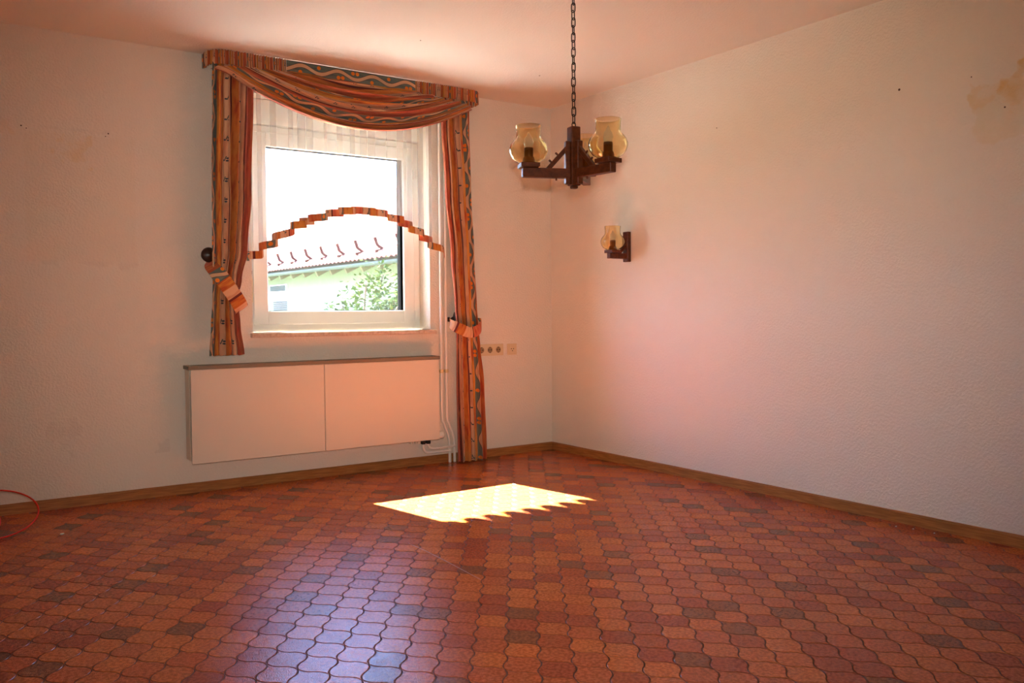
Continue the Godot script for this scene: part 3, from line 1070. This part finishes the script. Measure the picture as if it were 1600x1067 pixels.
	var hem := [[-2.30, 1.372], [-2.218, 1.388], [-2.161, 1.432], [-2.083, 1.490], [-2.004, 1.548], [-1.923, 1.590], [-1.821, 1.630], [-1.696, 1.664], [-1.611, 1.682], [-1.524, 1.684], [-1.392, 1.672], [-1.279, 1.638], [-1.187, 1.592], [-1.093, 1.532], [-1.021, 1.475], [-0.939, 1.430], [-0.90, 1.410]]
	var hem_y := func(x: float) -> float:
		for i in hem.size() - 1:
			if x <= hem[i + 1][0]: return lerpf(hem[i][1], hem[i + 1][1], clampf((x - hem[i][0]) / (hem[i + 1][0] - hem[i][0]), 0.0, 1.0))
		return 1.41
	var fold := func(s: float) -> Array:
		# overlapping flat pleats: x along the wall, z out of it, and the flat length
		var n := 17.0
		var wob := 0.22 * sin(s * 23.0) + 0.15 * sin(s * 41.0 + 1.0)
		var ph := n * s + wob
		var x: float = -2.300 + 1.385 * (s + 2.8 * sin(TAU * ph) / (TAU * n))
		return [x, 0.070 + 0.011 * cos(TAU * ph) + 0.004 * cos(TAU * ph * 0.5), s * 2.4]
	st = S()
	drape(st, 17 * 18, 12, func(s, t):
		var f: Array = fold.call(s)
		var y := lerpf(2.466, hem_y.call(-2.300 + 1.385 * s), t)
		return [Vector3(f[0], y, f[1]) - sh.position, Vector2(f[2], y)])
	part(sh, "voile", st, M.voile)
	st = S()
	drape(st, 17 * 18, 2, func(s, t):
		var f: Array = fold.call(s)
		var y: float = hem_y.call(-2.300 + 1.385 * s) - 0.046 * t
		return [Vector3(f[0], y, f[1] + 0.0015 + 0.003 * t) - sh.position, Vector2(f[2] * 1.7 / 0.46, 0.1 + t * 0.1)])
	part(sh, "hem_border", st, M.fabric)

func globe_shape(st: SurfaceTool, at: Vector3) -> void:
	var o := [Vector2(0.036, 0.0), Vector2(0.046, 0.004), Vector2(0.062, 0.014), Vector2(0.073, 0.030), Vector2(0.0785, 0.048), Vector2(0.0785, 0.060), Vector2(0.073, 0.076), Vector2(0.063, 0.089), Vector2(0.0545, 0.098), Vector2(0.0505, 0.108), Vector2(0.0500, 0.125), Vector2(0.0510, 0.140), Vector2(0.0525, 0.152)]
	# blown wall of 2.5 mm with a rounded rim
	for k in range(o.size() - 1, -1, -1):
		var a: Vector2 = o[mini(k + 1, o.size() - 1)] - o[maxi(k - 1, 0)]
		if k == o.size() - 1: o.append(o[k] + Vector2(-0.0012, 0.0014))
		o.append(o[k] - Vector2(a.y, -a.x).normalized() * 0.0025)
	o.append(o[0])
	lathe(st, o, 40, at)

func lamp_head(parent: Node3D, at: Vector3, turn: float) -> void:
	# wooden plate, brass cup, glass shade, candle bulb; at = middle of the plate's underside
	var st := S()
	box(st, at + Vector3(0, 0.009, 0), Vector3(0.078, 0.018, 0.078), 0.002, Basis(Vector3.UP, turn))
	part(parent, "lamp_plate", st, M.dark_wood)
	st = S()
	lathe(st, [Vector2(0.0, 0), Vector2(0.034, 0), Vector2(0.034, 0.006), Vector2(0.026, 0.010), Vector2(0.022, 0.024), Vector2(0.0185, 0.028), Vector2(0.0185, 0.062), Vector2(0.016, 0.064), Vector2(0.0, 0.064)], 20, at + Vector3(0, 0.018, 0))
	part(parent, "lamp_socket", st, M.brass)
	st = S()
	var pr := []
	for k in 15:
		var t := k / 14.0
		var r := 0.014 + 0.006 * sin(PI * clampf(t * 1.6, 0, 1)) - 0.013 * smoothstep(0.45, 1.0, t)
		r += 0.0011 * sin(t * 26.0)
		if k == 14: r = 0.0
		pr.append(Vector2(maxf(r, 0.0), t * 0.072))
	lathe(st, pr, 16, at + Vector3(0, 0.080, 0))
	part(parent, "bulb", st, M.bulb)
	st = S()
	globe_shape(st, at + Vector3(0, 0.0185, 0))
	part(parent, "glass_shade", st, M.amber)

func build_chandelier() -> void:
	var c := Vector3(-1.612, 1.538, 2.290)
	var ch := thing("chandelier", c, "rustic dark wooden chandelier with three amber glass shades on chain", "chandelier")
	var right := Vector3(0.7826, 0, 0.6225)
	var toward := Vector3(-0.6225, 0, 0.7826)
	var st := S()
	var post_turn := Basis(Vector3.UP, deg_to_rad(-8.0))
	box(st, Vector3(0, 0.120, 0), Vector3(0.042, 0.240, 0.042), 0.003, post_turn)
	part(ch, "post", st, M.dark_wood)
	st = S()
	box(st, Vector3(0, -0.006, 0), Vector3(0.026, 0.012, 0.026), 0.003, post_turn)
	part(ch, "bottom_knob", st, M.dark_wood)
	for phi: float in [-75.0, 45.0, 165.0]:
		var a := deg_to_rad(phi)
		var dir := (right * sin(a) + toward * cos(a)).normalized()
		var side := Vector3.UP.cross(dir).normalized()
		var b := Basis(dir, Vector3.UP, dir.cross(Vector3.UP).normalized())
		st = S()
		box(st, dir * 0.118 + Vector3(0, 0.049, 0), Vector3(0.200, 0.038, 0.034), 0.0025, b)
		part(ch, "arm", st, M.dark_wood)
		st = S()
		box(st, dir * 0.029 + Vector3(0, 0.093, 0), Vector3(0.018, 0.175, 0.030), 0.002, b)
		part(ch, "cheek_board", st, M.dark_wood)
		# slanted brace with two pegs
		var p0 := dir * 0.026 + Vector3(0, 0.158, 0)
		var p1 := dir * 0.112 + Vector3(0, 0.064, 0)
		var bd := (p1 - p0).normalized()
		var bn := side.cross(bd).normalized()
		if bn.y < 0.0: bn = -bn
		var bb := Basis(bd, bn, bd.cross(bn).normalized())
		st = S()
		box(st, (p0 + p1) * 0.5, Vector3(p0.distance_to(p1), 0.018, 0.020), 0.002, bb)
		var br := part(ch, "brace", st, M.dark_wood)
		for f: float in [0.42, 0.74]:
			st = S()
			lathe(st, [Vector2(0.0, 0.0), Vector2(0.0045, 0.0), Vector2(0.0045, 0.020), Vector2(0.0035, 0.022), Vector2(0.0, 0.022)], 10, p0.lerp(p1, f), Basis(bb.x, bn, bb.z))
			part(br, "peg", st, M.dark_wood)
		# small pin below the arm
		st = S()
		lathe(st, [Vector2(0.0, -0.010), Vector2(0.004, -0.010), Vector2(0.004, 0.0), Vector2(0.0, 0.0)], 8, dir * 0.075 + Vector3(0, 0.030, 0))
		part(ch, "arm_pin", st, M.dark_wood)
		lamp_head(ch, dir * 0.190 + Vector3(0, 0.0682, 0), atan2(-dir.z, dir.x))
	# hook, chain of welded links, ceiling cup
	var y0 := 0.238
	st = S()
	var ring := []
	for k in 14:
		var t := TAU * k / 14.0
		ring.append(Vector3(cos(t) * 0.009, y0 + 0.010 + sin(t) * 0.012, 0))
	tube(st, ring, 0.0022, 6, true)
	part(ch, "eye_ring", st, M.chain)
	var link := S()
	ring = []
	for k in 16:
		var t := TAU * k / 16.0
		var p := Vector3(cos(t) * 0.0085, sin(t) * 0.0085, 0)
		p.y += 0.0105 * signf(sin(t)) if absf(sin(t)) > 0.01 else 0.0
		ring.append(p)
	tube(link, ring, 0.0022, 6, true)
	var lm := link.commit()
	var n := 22
	var step := (2.5 - 0.045 - (c.y + y0 + 0.018)) / n
	for k in n:
		var o := part(ch, "chain_link", lm, M.chain)
		o.transform = Transform3D(Basis(Vector3.UP, deg_to_rad(20.0 + 90.0 * (k % 2) + 9.0 * sin(k * 1.7))), Vector3(0.0006 * sin(k * 2.1), y0 + 0.024 + step * (k + 0.35), 0))
	st = S()
	lathe(st, [Vector2(0.004, 2.452 - c.y), Vector2(0.022, 2.455 - c.y), Vector2(0.045, 2.475 - c.y), Vector2(0.050, 2.4995 - c.y), Vector2(0.0, 2.4995 - c.y)], 24, Vector3.ZERO)
	part(ch, "ceiling_cup", st, M.dark_wood)

func build_sconce() -> void:
	var s := thing("wall_sconce", Vector3(0, 1.34, 0.842), "dark wooden wall sconce with amber glass shade on right wall", "wall lamp")
	var st := S()
	box(st, Vector3(-0.0155, 0.098, 0), Vector3(0.031, 0.196, 0.048), 0.003)
	part(s, "back_plate", st, M.dark_wood)
	st = S()
	box(st, Vector3(-0.102, 0.037, 0), Vector3(0.145, 0.036, 0.032), 0.0025)
	part(s, "arm", st, M.dark_wood)
	st = S()
	var p0 := Vector3(-0.030, 0.105, 0)
	var p1 := Vector3(-0.085, 0.052, 0)
	var bd := (p1 - p0).normalized()
	var bn := Vector3(-bd.y, bd.x, 0)
	box(st, (p0 + p1) * 0.5, Vector3(p0.distance_to(p1), 0.018, 0.018), 0.002, Basis(bd, bn, bd.cross(bn)))
	part(s, "brace", st, M.dark_wood)
	lamp_head(s, Vector3(-0.138, 0.0552, 0), 0.0)

func build_small_things() -> void:
	# sockets right of the long curtain
	var t := thing("socket_strip", Vector3(-0.535, 0.752, 0.0), "cream triple wall socket strip beside the long curtain", "wall socket")
	var st := S()
	box(st, Vector3(-0.015, 0, 0.004), Vector3(0.230, 0.082, 0.008), 0.002)
	part(t, "cover_frame", st, M.socket)
	for k in 3: socket_insert(t, Vector3(-0.085 + 0.0705 * k, 0, 0.008), true)
	t = thing("aerial_socket", Vector3(-0.360, 0.751, 0.0), "single cream wall socket nearest the room corner", "wall socket")
	st = S()
	box(st, Vector3(0, 0, 0.004), Vector3(0.080, 0.080, 0.008), 0.002)
	part(t, "cover_frame", st, M.socket)
	socket_insert(t, Vector3(0, 0, 0.008), false)

	# coil of red cable at the left edge
	t = thing("cable_coil", Vector3(-3.60, 0.0, 0.42), "loops of red cable by the left end of the skirting", "cable")
	st = S()
	var loop := []
	for k in 60:
		var a := TAU * k / 60.0
		loop.append(Vector3(cos(a) * 0.205 - 0.005, 0.092 - sin(a) * 0.088, sin(a) * 0.142 - 0.018))
	tube(st, loop, 0.0038, 7, true)
	part(t, "cable_loop", st, M.cable)
	st = S()
	loop = []
	for k in 60:
		var a := TAU * k / 60.0
		loop.append(Vector3(cos(a) * 0.150 - 0.11, 0.060 - sin(a) * 0.056, sin(a) * 0.120 - 0.01))
	tube(st, loop, 0.0038, 7, true)
	part(t, "cable_loop", st, M.cable)
	st = S()
	tube(st, smooth_path([Vector3(-0.005, 0.0045, 0.12), Vector3(-0.16, 0.0040, 0.16), Vector3(-0.35, 0.0040, 0.28), Vector3(-0.55, 0.0040, 0.75)], 6), 0.0038, 7)
	part(t, "cable_lead", st, M.cable)

	# scuff and crumbs on the floor
	st = S()
	var sp := [Vector2(-2.088, 1.70), Vector2(-2.085, 1.85), Vector2(-2.090, 2.02), Vector2(-2.098, 2.18), Vector2(-2.106, 2.33)]
	for i in sp.size() - 1:
		var a: Vector2 = sp[i]
		var b: Vector2 = sp[i + 1]
		var w0 := 0.0012 + 0.0012 * sin(PI * i / 4.0)
		var w1 := 0.0012 + 0.0012 * sin(PI * (i + 1) / 4.0)
		poly(st, [Vector3(a.x - w0, 0.0003, a.y), Vector3(a.x + w0, 0.0003, a.y), Vector3(b.x + w1, 0.0003, b.y), Vector3(b.x - w1, 0.0003, b.y)], Vector3.UP)
	part(get_node("floor"), "scratch", st, M.scuff)
	var crumbs := [
		[Vector3(-3.326, 0, 0.613), 0.007, "largest pale crumb, on the floor near the red cable"],
		[Vector3(-0.097, 0, 2.795), 0.0045, "pale plaster crumb beside the right skirting, farther one"],
		[Vector3(-0.077, 0, 2.868), 0.004, "pale plaster crumb beside the right skirting, middle one"],
		[Vector3(-0.070, 0, 2.965), 0.0038, "pale plaster crumb beside the right skirting, nearest one"]]
	for cr in crumbs:
		st = S()
		var pts := []
		for j in 5:
			var row := []
			for i in 8:
				var u := TAU * i / 7.0
				var v := PI * j / 4.0
				var k: float = cr[1] * (1.0 + 0.25 * sin(u * 2.0 + j * 1.7) * sin(v))
				if i == 7: row.append(row[0])
				else: row.append(Vector3(sin(v) * cos(u) * k * 1.5, cr[1] * 0.5 + cos(v) * cr[1] * 0.5, sin(v) * sin(u) * k))
			pts.append(row)
		grid(st, pts, [], func(p): return p - Vector3(0, cr[1] * 0.5, 0))
		var o := part(self, "plaster_crumb", st, M.crumb)
		o.position = cr[0]
		tag(o, cr[2], "crumb", "crumbs on the floor")
	# nail holes and old hooks
	var holes := [[Vector3(0, 2.057, 2.733), 0.006], [Vector3(0, 2.078, 1.60), 0.003], [Vector3(0, 2.040, 3.073), 0.003], [Vector3(0, 1.880, 3.217), 0.004]]
	for h in holes: nail("wall_right", h[0], h[1], Basis(Vector3(0, 0, 1), PI / 2))
	for h in [[Vector3(-3.393, 1.992, 0), 0.004], [Vector3(-3.370, 1.981, 0), 0.003], [Vector3(-2.997, 1.979, 0), 0.003], [Vector3(-2.983, 1.995, 0), 0.004]]:
		nail("wall_back", h[0], h[1], Basis(Vector3(1, 0, 0), PI / 2))
	for h in [[Vector3(-1.56, 2.5, 0.896), 0.004], [Vector3(-0.599, 2.5, 0.681), 0.005]]:
		nail("ceiling", h[0], h[1], Basis(Vector3(1, 0, 0), PI))

func nail(where: String, at: Vector3, r: float, b: Basis) -> void:
	var st := S()
	lathe(st, [Vector2(r, 0.0), Vector2(r * 0.9, 0.0012), Vector2(r * 0.4, 0.0018), Vector2(0, 0.0018)], 8, at, b)
	part(get_node(where), "nail_hole", st, M.hole)

func socket_insert(t: Node3D, at: Vector3, mains: bool) -> void:
	var st := S()
	var b := Basis(Vector3(1, 0, 0), PI / 2)
	if mains:
		# recessed round cup seen as a ring with a sunken disc
		lathe(st, [Vector2(0.028, 0.0), Vector2(0.027, 0.0025), Vector2(0.0215, 0.0025), Vector2(0.0210, 0.0008)], 24, at, b)
		var o := part(t, "socket_insert", st, M.socket)
		st = S()
		lathe(st, [Vector2(0.0212, 0.0006), Vector2(0.0, 0.0006)], 24, at, b)
		part(o, "socket_cup", st, M.cup)
		for s: float in [-1.0, 1.0]:
			st = S()
			lathe(st, [Vector2(0.0042, 0.0007), Vector2(0.0030, 0.0014), Vector2(0.0, 0.0014)], 8, at + Vector3(0.0095 * s, 0, 0), b)
			part(o, "pin_hole", st, M.black)
		for s: float in [-1.0, 1.0]:
			st = S()
			box(st, at + Vector3(0, 0.0185 * s, 0.002), Vector3(0.006, 0.005, 0.003), 0.001)
			part(o, "earth_clip", st, M.chain)
	else:
		lathe(st, [Vector2(0.026, 0.0), Vector2(0.025, 0.003), Vector2(0.0, 0.0032)], 24, at, b)
		var o := part(t, "socket_insert", st, M.socket)
		for d: Vector2 in [Vector2(-0.009, 0.004), Vector2(0.009, 0.004), Vector2(0, -0.010)]:
			st = S()
			lathe(st, [Vector2(0.0036, 0.003), Vector2(0.0034, 0.0042), Vector2(0.0, 0.0042)], 8, at + Vector3(d.x, d.y, 0), b)
			part(o, "pin_hole", st, M.black)
